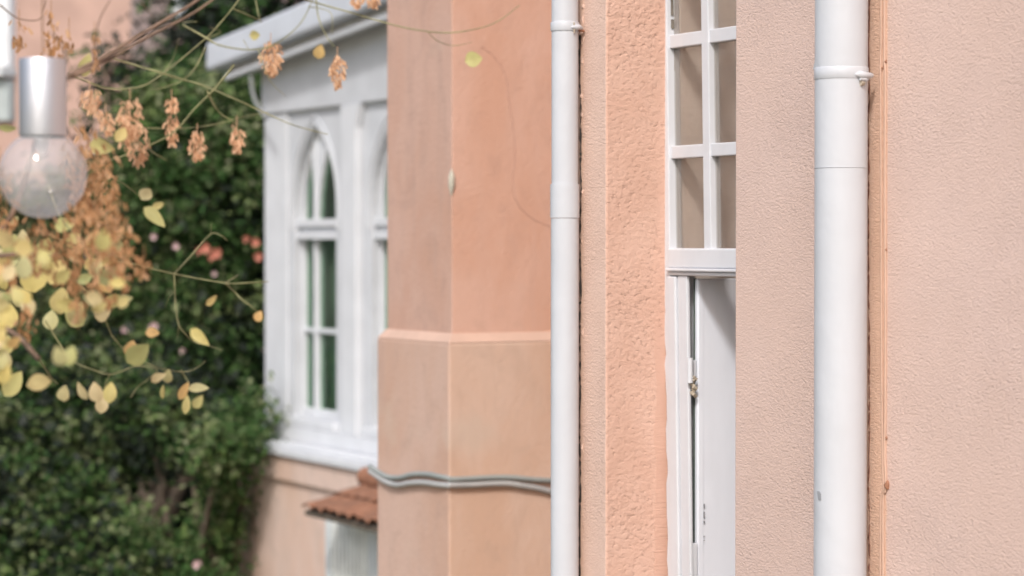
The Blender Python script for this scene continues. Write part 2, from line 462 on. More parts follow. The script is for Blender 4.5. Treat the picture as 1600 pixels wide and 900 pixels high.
# casement leaf, opened inwards against the jamb
lx = wy(1090.5, 500, YW+.02).x
zt = q(1100,436)[1]; zb = ZB+.06
m = MB()
m.box(lx-.016, lx, YW+.020, YW+.62, zb, zt)
leaf = m.build('casement_leaf', M_LEAF_DOOR, frame, .004)
tag(leaf, 'plain white casement leaf swung inwards')
m = MB(); m.box(lx+.0005, lx+.0014, YW+.022, YW+.036, zb+.002, zt-.002); m.build('raised_moulding', M_LEAF_DOOR, leaf, .002)
m = MB(); zc = q(1079,850)[1]
m.box(q(1075.5,870)[0]-.002, lx-.001, YW-.001, YW+.0175, ZB+.06, zc); m.build('bottom_filler', M_FRAME, frame, .002)
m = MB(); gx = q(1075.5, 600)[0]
m.box(gx-.012, lx-.0165, YW+.018, YW+.030, q(1079,850)[1], zt); m.build('gap_shade_sheet', flat('painted_gap_shade', (.06,.085,.07), .8), frame)  # dark sheet in the gap; the gap's shade is put into its colour
# paint flakes down the leaf edge
m = MB()
for (py, h) in ((786,9),(798,14),(812,5),(836,2),(842,1.5)):
    a = wy(1090.5+random.uniform(-1,1), py, YW+.035); m.box(lx+.0032, lx+.0042, a.y+.0, a.y+.004, a.z-h*.0011, a.z)
    m.build('paint_flake', M_CHIP, leaf); m = MB()
# hinge
hx = q(1079, 590)[0]; hz0 = q(1079,612)[1]; hz1 = q(1079,563)[1]
m = MB()
m.box(hx-.008, lx-.004, YW-.008, YW+.0175, hz0+.03, hz1); 
m.tube([(hx, YW-.006, hz0+.022),(hx, YW-.006, hz1+.006)], .0075, 12)
hinge = m.build('hinge', M_FRAME, frame, .002)
m = MB()
for k in range(9):
    z = hz0 - .012 + k*.006; m.tube([(hx+random.uniform(-.003,.006), YW+random.uniform(-.004,.01), z),(hx+random.uniform(-.004,.006), YW, z+.007)], random.uniform(.003,.006), 6)
m.build('hinge_knuckle', M_SCREW, frame)
m = MB(); m.box(hx-.03, hx-.020, YW-.004, YW+.004, hz0+.035, hz0+.048); m.build('latch_screw', M_SCREW, hinge)

# ---- downpipes
def downpipe(name, label, pxl, pxr, standoff, Yp, clamp, sleeve, thin_above=1.0):
    d = wy((pxl+pxr)/2, 400, Yp)
    wpos = XV*d.x + YV*d.y
    r = (pxr-pxl)/2*wpos.y/3778
    yc = Yp - r - standoff
    c = wy((pxl+pxr)/2, 400, yc); X = c.x
    t = thing(name, label, 'drainpipe', (X, yc, 0), group='white downpipes on the pink wall')
    zz = lambda py: wy((pxl+pxr)/2, py, yc).z
    m = MB()
    zs = [(0.15, 1)]
    if sleeve: zs += [(zz(sleeve[1])-.0, 1), (zz(sleeve[1])+.0005, 1.0)]
    pts = [(X,yc,.15),(X,yc,zz(sleeve[1]))]
    m.tube([(X,yc,.15),(X,yc,zz(sleeve[1]))], r*1.0, 64)
    m.tube([(X,yc,zz(sleeve[1])+.001),(X,yc,zz(sleeve[0]))], r*sleeve[2], 64)
    m.tube([(X,yc,zz(sleeve[0])-.0015),(X,yc,HT-.02)], r*thin_above, 64)
    p = m.build('pipe', M_PIPE, t, 0)
    m = MB(); m.tube([(X,yc,zz(clamp[1])),(X,yc,zz(clamp[1])+.0015),(X,yc,zz(clamp[0])-.0015),(X,yc,zz(clamp[0]))], [r*1.008, r*1.028, r*1.028, r*1.008], 64)
    cl = m.build('clamp', M_PIPE, t)
    return t, X, yc, r, zz, cl
t1, X1, yc1, r1, zz1, cl1 = downpipe('downpipe', 'thick white downpipe at the right with a chipped grey spot, beside thin orange cables',
    1273.5, 1354, .020, YA, (106,125), (262,263.5,1.012), 1.0)
# local directions at a pipe as seen from the front: side (picture left) and towards the viewer
def silf(X, yc, r, px):
    vd = sight(px, 400); vx, vy = vd.dot(XV), vd.dot(YV); L = math.hypot(vx, vy); ax, ay = -vy/L, vx/L
    return lambda k, fwd, z: (X + ax*r*k - vx/L*fwd, yc + ay*r*k - vy/L*fwd, z)
sil = silf(X1, yc1, r1, 1314)
vd = sight(1314, 400); vx, vy = vd.dot(XV), vd.dot(YV); L = math.hypot(vx, vy); lxn, lyn = -vy/L, vx/L
zc = zz1(117)
m = MB()
m.tube([sil(-.50,r1*.88,zc-.003), sil(-.68,r1*.78,zc-.003), sil(-.90,r1*.55,zc-.004), sil(-1.08,.010,zc-.003), sil(-1.20,-.004,zc-.001)], [.003,.0085,.0075,.0065,.002], 10)
lug = m.build('lug', M_PIPE, cl1)
m = MB(); m.tube([sil(-.70,r1*.83,zc-.012), sil(-.86,r1*.62,zc-.013), sil(-1.0,.014,zc-.010)], [.003,.006,.003], 8)
lug2 = m.build('lug', M_PIPE, cl1)
m = MB(); m.tube([sil(-.70,r1*.74,zc-.020), sil(-.82,r1*.60,zc-.019)], [.006,.006], 8); m.build('screw', M_SCREW, cl1)
m = MB()
m.add([sil(1.06,.004,zz1(108)), sil(.93,.022,zz1(86)), sil(.80,.034,zz1(108)), sil(1.0,.002,zz1(110)), sil(.9,.016,zz1(88)), sil(.8,.030,zz1(110))],
      [(0,1,2),(3,5,4),(0,3,4,1),(1,4,5,2),(0,2,5,3)])
m.build('peeling_flap', M_PIPE, t1)
m = MB()
a = math.acos(.78)
pc = Vector((X1 + lxn*r1*.76 - vx/L*r1*.652, yc1 + lyn*r1*.76 - vy/L*r1*.652, 0))
tang = Vector((vx/L*.76*0 + lxn*.65 + vx/L*.76, lyn*.65 + vy/L*.76, 0)).normalized()
zc = zz1(772); out = Vector((pc.x-X1, pc.y-yc1, 0)).normalized()
poly = [(-.004,-.009),(.003,-.010),(.006,-.002),(.0075,.008),(.001,.009),(-.004,.004)]
fr_ = [Vector((pc.x,pc.y,zc)) + tang*a_ + Vector((0,0,b_)) + out*.0012 for a_, b_ in poly]; bk_ = [v - out*.002 for v in fr_]
m.add(fr_+bk_, [tuple(range(6)), tuple(range(11,5,-1))] + [(i,(i+1)%6,6+(i+1)%6,6+i) for i in range(6)])
m.build('chip', M_CHIP, t1)
# uneven dark line beside each pipe: its shadow in colour, plus the left crack
def seam(px, Yp, lo, hi, name, mat, rr, parent):
    m = MB(); P = []; rs = []; y = lo; drift = 0
    while y < hi:
        drift = max(-1.3, min(1.3, drift + random.uniform(-.6,.6)))
        P.append(wy(px+drift, y, Yp)); rs.append(random.uniform(*rr)*(.25 if random.random() < .2 else 1)); y += random.uniform(2.5, 9)
    m.tube(P, rs, 6)
    return m.build(name, mat, parent)
seam(1357.2, YA-.0005, -40, 940, 'seam_shade', flat('painted_pipe_shadow', (.17,.075,.05), .95, .3, 60), (.0010,.0028), t1)  # shadow edge of the thick pipe, drawn as a dark brown line

t2, X2, yc2, r2, zz2, cl2 = downpipe('downpipe', 'thinner white downpipe left of the window, with a sleeve joint',
    861, 904, .012, YA, (35,49), (288,341,1.045), .955)
sil = silf(X2, yc2, r2, 882); zc = zz2(43)
m = MB(); m.tube([sil(-.45,r2*.92,zc-.002), sil(-.7,r2*.78,zc-.002), sil(-1.0,.014,zc), sil(-1.2,.0,zc-.003)], [.003,.008,.007,.004], 8)
m.build('lug', M_PIPE, cl2)
m = MB(); m.tube([sil(-.65,r2*.86,zc+.010), sil(-.66,r2*.86,zc-.016)], .0022, 8); m.build('screw', M_SCREW, cl2)
m = MB(); m.tube([sil(-.95,.012,zc-.007), sil(-1.35,-.004,zc-.009)], .0035, 8); m.build('screw', M_RUST, cl2)
M_MORT = flat('peach_mortar_blobs', (.60,.42,.34), .9, .15, 60)
m = MB()
for py in (10, 30, 52, 60, 66, 95, 150, 180, 300, 520, 700):
    a = wy(909+random.uniform(-1.5,1.5), py, YA-.002); h = random.uniform(.006,.016)
    m.tube([a+Vector((0,.003,-h)), a+Vector((random.uniform(-.002,.002),.002,0)), a+Vector((0,.003,h))], [.001,random.uniform(.004,.0065),.001], 8)
    m.build('mortar_blob', M_MORT, t2); m = MB()
seam(907, YA-.001, 55, 940, 'seam_shade', M_GAPDARK, (.0008,.0042), t2)

# ---- painted cables running down beside the thick pipe
for k, (pts, lab) in enumerate([
    ([(1376.5,-60),(1377,60),(1376,104),(1377,300),(1377.5,500),(1378.5,640),(1379.5,720),(1380.5,765),(1376.5,790),(1376,960)], 'thin orange painted cable nearest the thick white pipe'),
    ([(1382.5,-60),(1382.5,95),(1383.5,110),(1383,300),(1383.8,480),(1383.2,640),(1382.5,700),(1384,745),(1383.5,768),(1380,790),(1380.5,960)], 'thin orange painted cable on the right of its pair, with a rusty clip')]):
    b = wy(1380, 900, YA)
    t = thing('cable', lab, 'cable', (b.x, YA-.003, 0), group='painted cables on the stucco')
    m = MB(); P = spline([wy(a+.0, y, YA-.0018) for a, y in pts], 4)
    m.tube([Vector((P[0].x, P[0].y, HT-.02))] + P + [Vector((P[-1].x, P[-1].y, .05))], .0030, 10)
    m.build('wire', M_CABLE_PAINT, t)
    m = MB()
    spots = ((1378.5,106,.002),(1377,386,.0015),(1376.5,530,.0014)) if k == 0 else ((1384,96,.0022),(1386,758,.0062),(1385,684,.002),(1384.5,390,.0016))
    for (a, y, rr) in spots:
        p = wy(a, y, YA-.003)
        m.tube([p+Vector((0,.002,rr*1.6)), p+Vector((0,-.001,0)), p+Vector((0,.002,-rr*1.3))], [rr*.3, rr, rr*.6], 8)
        m.build('clip', M_RUST, t); m = MB()

# ---- cables round the pier
def pier_cable(label, lp, rp, rad, mat):
    yF = YB - e - rad*1.2; xF = XB + e + rad*1.2
    P = [wy(a, b, yF) for a, b in lp]; P.append(Vector((XB+e*.7+rad, YB-e*.7-rad, (P[-1].z + wx(*rp[0], xF).z)/2)))
    P += [wx(a, b, xF) for a, b in rp]
    b0 = P[0]
    t = MB(); t.tube(spline(P, 6), rad, 10)
    return tag(t.build('cable', mat, base=(b0.x, b0.y, b0.z)), label, 'cable', 'cables clipped around the pier')
pier_cable('grey green cable, upper of the two around the pier', [(578,729),(590,737),(606,745),(625,746),(645,741),(668,741),(684,744)], [(703,749),(730,748),(770,746),(800,746),(830,749),(866,751),(885,752)], .0095, M_CABLE_G)
pier_cable('pale grey cable, lower of the two, sagging away from the pier corner', [(578,736),(592,746),(606,754),(622,758),(640,755),(660,754),(684,757)], [(703,758),(730,758),(770,756),(795,756),(815,759),(840,763),(866,769),(885,773)], .0105, M_CABLE_W)

# ================================================================== HOUSE WITH THE WHITE BAY
YG = 5.83
def gz(px, py, Y=YG): p = wy(px, py, Y); return (p.x, p.z)
XL = gz(418, 400)[0]
YL = YG - .20
villa = thing('villa', 'house with a white gothic timber bay above a pink base and a sloping eave', 'house', (XL, YG, 0))
XR = XL + 4.6
zsill = gz(590, 741, YL-.04)[1]; 
xl = gz(372, 850, YL)[0]
# lower wall
m = MB(); m.box(xl, XR, YL, YL+4, 0, zsill-.005); m.build('lower_wall', M_FARPINK, villa, .01)
zb2 = gz(540, 770, YL)[1]
m = MB(); m.box(xl-.03, XR, YL-.03, YL-.002, zb2, zsill-.01); m.build('wall_band', M_FARPINK, villa, .006)
# white ledge under the bay
m = MB(); xs = gz(381, 700, YL-.06)[0]
m.box(xs, XR, YL-.06, YG+.05, zsill, zsill+.045); m.box(xl+.02, XR, YL-.02, YL+.3, zsill+.046, zsill+.06)
m.build('bay_ledge', M_BAYTRIM, villa, .006)
zs0 = zsill + .06
# gothic windows: geometry in the facade plane
ztop_w = gz(512, 150)[1] + .5
xw0, xw1 = gz(460, 400)[0], gz(525, 400)[0]
W = xw1 - xw0; xwc = (xw0 + xw1)/2
xv0 = gz(581, 400)[0]; DX = xv0 - xw0
z_bot = gz(500, 655)[1]; z_spring = gz(500, 322)[1]; z_apex = gz(497, 196)[1]
def arch(x0, x1, zb, zs, za, n=8):
    """pointed-arch outline, from bottom left round to bottom right"""
    c = (x0+x1)/2; hw = (x1-x0)/2; h = za-zs; rr = (hw*hw + h*h)/(2*hw); out = [(x0, zb)]
    for i in range(n+1):
        a = math.asin(min(1,h/rr))*i/n; out.append((x0 + rr*(1-math.cos(a)), zs + rr*math.sin(a)))
    for i in range(n-1, -1, -1):
        a = math.asin(min(1,h/rr))*i/n; out.append((x1 - rr*(1-math.cos(a)), zs + rr*math.sin(a)))
    out.append((x1, zb)); return out
def rect_like(x0, x1, zb, zt, n=8):
    """rectangle with the same vertex count as arch()"""
    out = [(x0, zb)]; c = (x0+x1)/2
    for i in range(n+1):
        t = i/n; out.append((x0, zb+(zt-zb)*(.5+.5*t/.5)) if t <= .5 else (x0+(c-x0)*(t-.5)/.5, zt))
    for i in range(n-1, -1, -1):
        t = i/n; out.append((x1, zb+(zt-zb)*(.5+.5*t/.5)) if t <= .5 else (x1-(x1-c)*(t-.5)/.5, zt))
    out.append((x1, zb)); return out
zF = gz(512, 168)[1]           # underside of the frieze
nwin = 3
edges = [XL] + [xw0 + W + (DX-W)/2 + DX*k for k in range(nwin)]
edges[-1] = XR
# left part of board wall is 418..; build one panel ring per window
m = MB()
for k in range(nwin):
    x0 = edges[k]; x1 = edges[k+1]
    a = xw0 + DX*k; b = a + W
    m.ring(rect_like(x0, x1, zs0+.001, zF+.02), arch(a, b, z_bot, z_spring, z_apex), YG, YG+.12)
m.build('board_wall', M_BAY, villa, .004)
# corner post, pilasters with a tapered head
m = MB()
m.box(XL-.004, gz(452,400)[0], YG-.018, YG-.001, zs0+.09, zF-.002)
m.build('corner_post', M_BAYTRIM, villa, .004)
for k in range(2):
    px0 = xw0 + W + (DX-W)*.38 + DX*k; px1 = xw0 + W + (DX-W)*.76 + DX*k
    m = MB(); m.prism([(px0, zs0+.09), (px1, zs0+.09), (px1, zF-.14), (px1+.05, zF-.003), (px0-.02, zF-.003), (px0, zF-.14)], YG-.05, YG-.001)
    m.build('pilaster', M_BAYTRIM, villa, .006)
m = MB(); m.box(XL-.01, XR, YG-.055, YG-.001, zs0+.002, zs0+.088); m.build('base_rail', M_BAYTRIM, villa, .006)
# windows
z_t0, z_t1 = gz(500, 374)[1], gz(500, 342)[1]; z_m = gz(500, 518)[1]
for k in range(nwin):
    a = xw0 + DX*k; b = a + W; c = (a+b)/2
    m = MB()
    fw = .018
    m.ring(arch(a+.001, b-.001, z_bot+.001, z_spring, z_apex-.002), arch(a+fw, b-fw, z_bot+.05, z_spring, z_apex-.030), YG+.05, YG+.10)
    fr = m.build('window', M_BAYTRIM, villa, .003)
    c = c - .105
    for (u0, u1) in ((a+fw+.001, c-.0165), (c+.0165, b-fw-.001)):      # pointed head of each light
        m = MB(); uc = (u0+u1)/2; top_ = z_apex-.05; tip = z_apex-.075; hw_ = (u1-u0)/2
        for sgn in (-1, 1):
            P_ = [(uc + sgn*hw_*.999, z_spring-.05)] + [(uc + sgn*hw_*.999*(1-t**1.6), z_spring-.05+(tip-z_spring+.05)*t) for t in (.2,.4,.6,.8,.93,1.)]
            lim = lambda x: top_
            # stay inside the outer arch
            H = z_apex-.035 - z_spring; HW = (b-a)/2-fw
            def arch_z(x): 
                r_ = (HW*HW+H*H)/(2*HW); d_ = HW-abs(x-(a+b)/2); return z_spring + math.sqrt(max(0, r_*r_-(r_-d_)**2))
            Q_ = [(uc + sgn*hw_*.999*t, 0) for t in (0,.2,.4,.6,.8,1.)]
            Q_ = [(x_, max(arch_z(x_), tip - (tip-z_spring+.05)*abs(x_-uc)/hw_*1.0)+.004) for x_, _ in Q_]
            m.prism(P_ + Q_, YG+.055, YG+.095)
        m.build('light_head', M_BAYTRIM, fr)
    m = MB()
    m.box(c-.016, c+.016, YG+.044, YG+.098, z_bot+.002, z_apex-.06); 
    m.build('mullion', M_BAYTRIM, fr, .004)
    m = MB()
    tz = z_t0+.045, z_t1-.045
    m = MB(); m.box(a+.002, b-.002, YG+.012, YG+.043, z_t0, tz[0]); m.build('cross_bar', M_BAYTRIM, fr, .003)
    m = MB(); m.box(a+.002, b-.002, YG+.012, YG+.043, tz[1], z_t1); m.build('cross_bar', M_BAYTRIM, fr, .003)
    m = MB(); m.box(a+.002, b-.002, YG+.0435, YG+.0505, z_t0+.002, z_t1-.002); m.build('cross_panel', M_BAYTRIM, fr)
    for (x0, x1) in ((a+fw+.001, c-.017), (c+.017, b-fw-.001)):
        m = MB(); m.box(x0, x1, YG+.052, YG+.09, z_m-.014, z_m+.014); m.build('glazing_bar', M_BAYTRIM, fr, .003)
    m = MB(); m.prism(arch(a+.01, b-.01, z_bot+.02, z_spring, z_apex-.03), YG+.076, YG+.079); m.build('pane', M_GLASS_B, fr)
    # raised moulding round the arch
    for off, wd in ((.048, .012), (.016, .009)):
        m = MB(); m.ring(arch(a-off-wd, b+off+wd, z_spring-.14, z_spring, z_apex+(off+wd)*1.25), arch(a-off, b+off, z_spring-.139, z_spring, z_apex+off*1.25), YG-.008, YG-.001, True)
        m.build('arch_moulding', M_BAYTRIM, fr, .003)
    m = MB(); m.box(a-.05, b+.05, YG-.045, YG-.001, z_bot-.055, z_bot-.004); m.build('window_ledge', M_BAYTRIM, fr, .004)
# inside of the bay: dark green far wall, colour standing for shade and reflected foliage
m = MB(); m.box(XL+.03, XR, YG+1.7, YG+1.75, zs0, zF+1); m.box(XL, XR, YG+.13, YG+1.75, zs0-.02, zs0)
m.build('room_wall', flat('bay_wall_green_shade', (.03,.055,.028), .9), villa)
m = MB(); m.box(XL, XL+.06, YG+.125, YG+4, zs0, zF+.6); m.build('side_wall', M_BAY, villa)
# roof with a raking verge
YR = YG - .24
g0, g1 = gz(340, 104, YR), gz(602, 0, YR)           # lower edge of the metal verge
t0, t1_ = gz(329, 64, YR), gz(491, 0, YR)           # upper edge
sl = (g1[1]-g0[1])/(g1[0]-g0[0])
x_e = gz(321, 90, YR)[0]; x_r = x_e + 3.2
def zr(x): return g0[1] + sl*(x-g0[0])
th = t0[1] - (g0[1] + sl*(t0[0]-g0[0]))
x_far = x_r + (x_r - x_e)
def rake(y0, y1, a, b, nm, mat, x_start, bev=.006):
    m = MB(); m.prism([(x_start, zr(x_start)+a), (x_r, zr(x_r)+a), (x_far, zr(x_start)+a), (x_far, zr(x_start)+b), (x_r, zr(x_r)+b), (x_start, zr(x_start)+b)], y0, y1)
    return m.build(nm, mat, villa, bev)
rake(YR, YG+4.2, 0.0, th, 'roof', M_METAL_ROOF, x_e, .02)
m = MB(); xk = x_r - .01
m.prism([(XL-.012, zF), (XR, zF), (XR, zr(x_far-(XR-x_e)) if XR > x_r else zr(XR)-.035)] + ([(x_r, zr(x_r)-.035)] if XR > x_r else []) + [(XL-.012, zr(XL-.012)-.035)], YG-.035, YG+.12)
m.build('frieze', M_BAY, villa, .006)
l0 = gz(355, 124, YR+.06)
dm = (l0[1] - zr(l0[0]))
rake(YR+.055, YR+.10, dm, -.045, 'verge_board', M_BAYTRIM, gz(352,120,YR+.06)[0])
rake(YR+.09, YR+.14, -.046, -.001, 'verge_batten', M_SOFFIT, gz(352,120,YR+.06)[0])
rake(YR+.141, YG+.1, -.03, -.002, 'soffit', M_SOFFIT, gz(352,120,YR+.06)[0]+.05)
m = MB(); m.tube(spline([wy(a, b, YG-.16) for a, b in ((392,118),(394,140),(400,160),(410,176),(416,186))]), .012, 10); m.build('eave_bracket', flat('grey_bracket', (.24,.25,.25), .7), villa)

# canopy of roof tiles and the slatted box under it
YK = YL - .46
c_l = wy(471, 792, YK); zf = c_l.z; zk = gz(592, 756, YL)[1]
can = thing('tile_canopy', 'small canopy of terracotta roof tiles under the white bay, beside the pier', 'canopy', (c_l.x, YL, zf))
m = MB(); xa, pitch_t = c_l.x, .118; nT = 10; seg = 8
xm = xa + pitch_t*nT
for row, (ya, yb_, lift) in enumerate(((YL-.002, YL-.27, .012), (YL-.24, YK, 0.0))):
    def zsl(y): return zf + (zk-zf)*(y-YK)/(YL-YK)
    for i in range(nT):
        x0 = xa + i*pitch_t + random.uniform(-.006,.006); vs = []; dz = random.uniform(-.004,.004); dy = random.uniform(-.012,.012) if row else 0
        for (yy, rr) in ((ya, .86), (yb_+dy, 1.04)):
            for rad in (.064*rr, .052*rr):
                for j in range(seg+1):
                    an = math.pi*j/seg
                    vs.append((x0+.065 - math.cos(an)*rad, yy, zsl(yy)+lift+dz + math.sin(an)*rad*.36))
        k = seg+1; fs = []
        for j in range(seg):
            fs += [(j, j+1, 2*k+j+1, 2*k+j), (k+j+1, k+j, 3*k+j, 3*k+j+1), (j+1, j, k+j, k+j+1), (2*k+j, 2*k+j+1, 3*k+j+1, 3*k+j)]
        fs += [(0, 2*k, 3*k, k), (k-1, 2*k-1, 4*k-1, 3*k-1)]
        m.add(vs, fs, False)
m.build('roof_tiles', M_TILE, can)
m = MB(); m.add([(xa,YK+.02,zf-.02),(xm,YK+.02,zf-.02),(xm,YL,zk-.02),(xa,YL,zk-.02),(xa,YK+.02,zf-.045),(xm,YK+.02,zf-.045),(xm,YL,zk-.06),(xa,YL,zk-.06)],
  [(0,1,2,3),(4,7,6,5),(0,4,5,1),(1,5,6,2),(2,6,7,3),(3,7,4,0)])
m.build('canopy_board', flat('dark_timber', (.10,.08,.06), .9), can)
m = MB(); p = wy(574, 748, YL-.06); m.tube([(p.x, YL-.07, p.z+.01),(p.x+.6, YL-.07, p.z+.01)], [.055,.06], 12); m.build('ridge_tile', M_TILE, can)

YS = YL - .20
bl = wy(508, 850, YS)
box = thing('slatted_shutter', 'pale grey slatted shutter box under the tile canopy', 'shutter', (bl.x, YS, 0))
zt_ = zk - .11
m = MB(); m.box(bl.x+.02, bl.x+1.0, YS+.03, YL-.001, 0, zt_); m.build('box_side', flat('grey_white_box_paint', (.42,.44,.43), .8), box)
m = MB()
for i in range(17):
    m.box(bl.x+.07+i*.05, bl.x+.105+i*.05, YS+.008, YS+.029, .1, zt_-.02)
m.build('slats', flat('grey_slat_paint', (.72,.74,.71), .7, .1), box, .002)
m = MB(); m.box(bl.x, bl.x+.06, YS, YS+.03, 0, zt_); x5 = wy(577,850,YS).x; m.box(x5, x5+.12, YS-.01, YS+.03, 0, zt_); m.build('shutter_post', flat('pale_post_paint', (.60,.64,.65), .7), box, .003)

# ================================================================== FAR HOUSE
FZ = 24.0
ca, sa = math.cos(R(-38)), math.sin(R(-38))
pc = wz(205, 200, FZ)
far = thing('distant_house', 'pale pink house far behind the garden trees, with white windows', 'house', (pc.x, pc.y, 0), 'W')
def fbox(m, u0, u1, v0, v1, z0, z1):   # u: along left face, v: depth
    U = Vector((-.93, -.367, 0)); V = Vector((.42, .907, 0))
    P = lambda u, v, z: Vector((pc.x, pc.y, 0)) + U*u + V*v + Vector((0,0,z))
    m.add([P(u0,v0,z0),P(u1,v0,z0),P(u1,v1,z0),P(u0,v1,z0),P(u0,v0,z1),P(u1,v0,z1),P(u1,v1,z1),P(u0,v1,z1)],
          [(0,3,2,1),(4,5,6,7),(0,1,5,4),(1,2,6,5),(2,3,7,6),(3,0,4,7)])
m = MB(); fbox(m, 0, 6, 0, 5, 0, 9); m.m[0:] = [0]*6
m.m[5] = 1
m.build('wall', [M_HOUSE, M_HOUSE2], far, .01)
m = MB(); fbox(m, -.4, 6.4, -.4, 5.4, 9, 9.3); m.build('roof', M_METAL_ROOF, far)
# the window by the left edge, ledge and grey panel
def upx(px, py):
    # survey on the left face
    d = sight(px, py); nrm = Vector((-.367, .93, 0)); t = Vector((pc.x,pc.y,0)).dot(nrm)/d.dot(nrm); p = d*t
    return (p - Vector((pc.x,pc.y,0))).dot(Vector((-.93,-.367,0))), EYE + p.z
u0, zt1 = upx(24, -30); _, zb1 = upx(24, 104); 
m = MB(); fbox(m, u0, u0+1.2, -.10, 0, zb1, zb1+1.7); wf = m.build('window', flat('white_far_frame', (.85,.86,.87), .6), far, .01)
m = MB()
for k in range(3): fbox(m, u0+.14+k*.36, u0+.40+k*.36, -.112, -.101, zb1+.12, zb1+1.6)
m.build('pane', flat('grey_far_pane', (.50,.54,.55), .2), wf)
m = MB(); ul, zl = upx(27, 121); fbox(m, ul, ul+1.35, -.25, 0, zl, zl+.10); m.build('sill', flat('white_far_sill', (.78,.8,.8), .6), wf, .01)
m = MB(); _, zp = upx(27, 190); fbox(m, ul+.02, ul+1.3, -.10, 0, zp, zl-.03); m.build('panel', flat('pale_grey_panel', (.50,.55,.54), .7), far, .01)
# small white window on the lighter side
def vpx(px, py):
    d = sight(px, py); nrm = Vector((.907, -.42, 0)); t = Vector((pc.x,pc.y,0)).dot(nrm)/d.dot(nrm); p = d*t
    return (p - Vector((pc.x,pc.y,0))).dot(Vector((.42,.907,0))), EYE + p.z
v0, zv = vpx(268, 34); v1, _ = vpx(298, 34)
m = MB(); fbox(m, -.08, 0, v0, max(v0+.5, v1), zv, zv+1.6); m.build('window', flat('white_far_frame_side', (.85,.88,.88), .6), far, .01)

# ================================================================== TREES AND SHRUBS
def leaf_quads(m, p, size, mode=0):
    # a folded leaf: two faces either side of a midrib
    d = Vector((random.gauss(0,1), random.gauss(0,1), random.gauss(0,.7)-.25)).normalized()
    up = Vector((random.gauss(0,.5), random.gauss(0,.5)-.25, 1)).normalized()
    s = d.cross(up)
    if s.length < .1: return
    s.normalize(); n = s.cross(d).normalized()
    L = size*random.uniform(.7,1.3); wd = L*.30
    a = p; b = p + d*L*.5 - n*L*.03; c = p + d*L - n*L*.12
    l = p + d*L*.45 + s*wd + n*L*.06; r = p + d*L*.45 - s*wd + n*L*.06
    k = len(m.v); m.v += [a, l, c, r]; m.f += [[k, k+1, k+2], [k, k+2, k+3]]; m.m += [m.mi]*2; m.sm += [True]*2

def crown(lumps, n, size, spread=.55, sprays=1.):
    """near-black core leaves as painted shade, and separate sprays in brighter, sunlit colours"""
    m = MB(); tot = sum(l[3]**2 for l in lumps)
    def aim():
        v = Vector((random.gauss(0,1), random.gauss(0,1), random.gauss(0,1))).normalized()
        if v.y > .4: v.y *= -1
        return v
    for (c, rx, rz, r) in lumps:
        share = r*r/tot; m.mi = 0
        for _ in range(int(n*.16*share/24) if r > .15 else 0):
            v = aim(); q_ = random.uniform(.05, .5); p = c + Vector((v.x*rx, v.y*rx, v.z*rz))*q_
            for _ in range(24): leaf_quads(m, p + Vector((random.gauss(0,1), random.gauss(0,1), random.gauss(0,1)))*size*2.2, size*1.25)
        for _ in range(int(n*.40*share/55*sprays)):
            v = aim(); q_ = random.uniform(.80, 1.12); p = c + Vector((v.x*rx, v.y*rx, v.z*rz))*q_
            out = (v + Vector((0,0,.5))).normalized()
            m.mi = 1 if random.random() < .70 - .25*v.z else 2  # more sprays in the sunlit colour towards the top
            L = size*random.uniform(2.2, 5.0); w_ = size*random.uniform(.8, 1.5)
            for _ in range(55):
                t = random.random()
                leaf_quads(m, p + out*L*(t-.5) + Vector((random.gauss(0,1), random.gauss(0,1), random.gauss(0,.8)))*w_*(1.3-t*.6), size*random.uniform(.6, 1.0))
    return m
def limbs(m, base, lumps, r0, up=.45):
    top = Vector((0,0,0))
    for l in lumps: top += l[0]
    top /= len(lumps); fork = base.lerp(top, up); fork.x = base.x*.8 + fork.x*.2
    m.tube(spline([base, base.lerp(fork,.5)+Vector((.05,.02,0)), fork], 4), [r0*(1-.05*i) for i in range(9)][:9], 10)
    for l in lumps:
        mid = fork.lerp(l[0], .55) + Vector((random.uniform(-.1,.1), random.uniform(-.1,.1), .12))
        P = spline([fork, mid, l[0]], 4); m.tube(P, [r0*.5*(1-i/len(P))+.006 for i in range(len(P))], 7)

def shrub(name, label, cat, base, lump_px, n, size, mat, trunk_r, group=None, spread=.5):
    lumps = []
    for (px, py, Z, r, *rest) in lump_px:
        rz = r*(rest[0] if rest else 1.0); lumps.append((wz(px, py, Z), r, rz, r))
    t = thing(name, label, cat, (base[0], base[1], 0), 'W', group)
    m = MB(); limbs(m, Vector((base[0], base[1], 0)), lumps, trunk_r); m.build('trunk', M_BARK, t, fixn=False)
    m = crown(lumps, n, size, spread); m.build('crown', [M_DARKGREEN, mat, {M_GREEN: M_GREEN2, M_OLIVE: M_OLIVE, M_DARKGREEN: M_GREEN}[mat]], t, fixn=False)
    return t, lumps
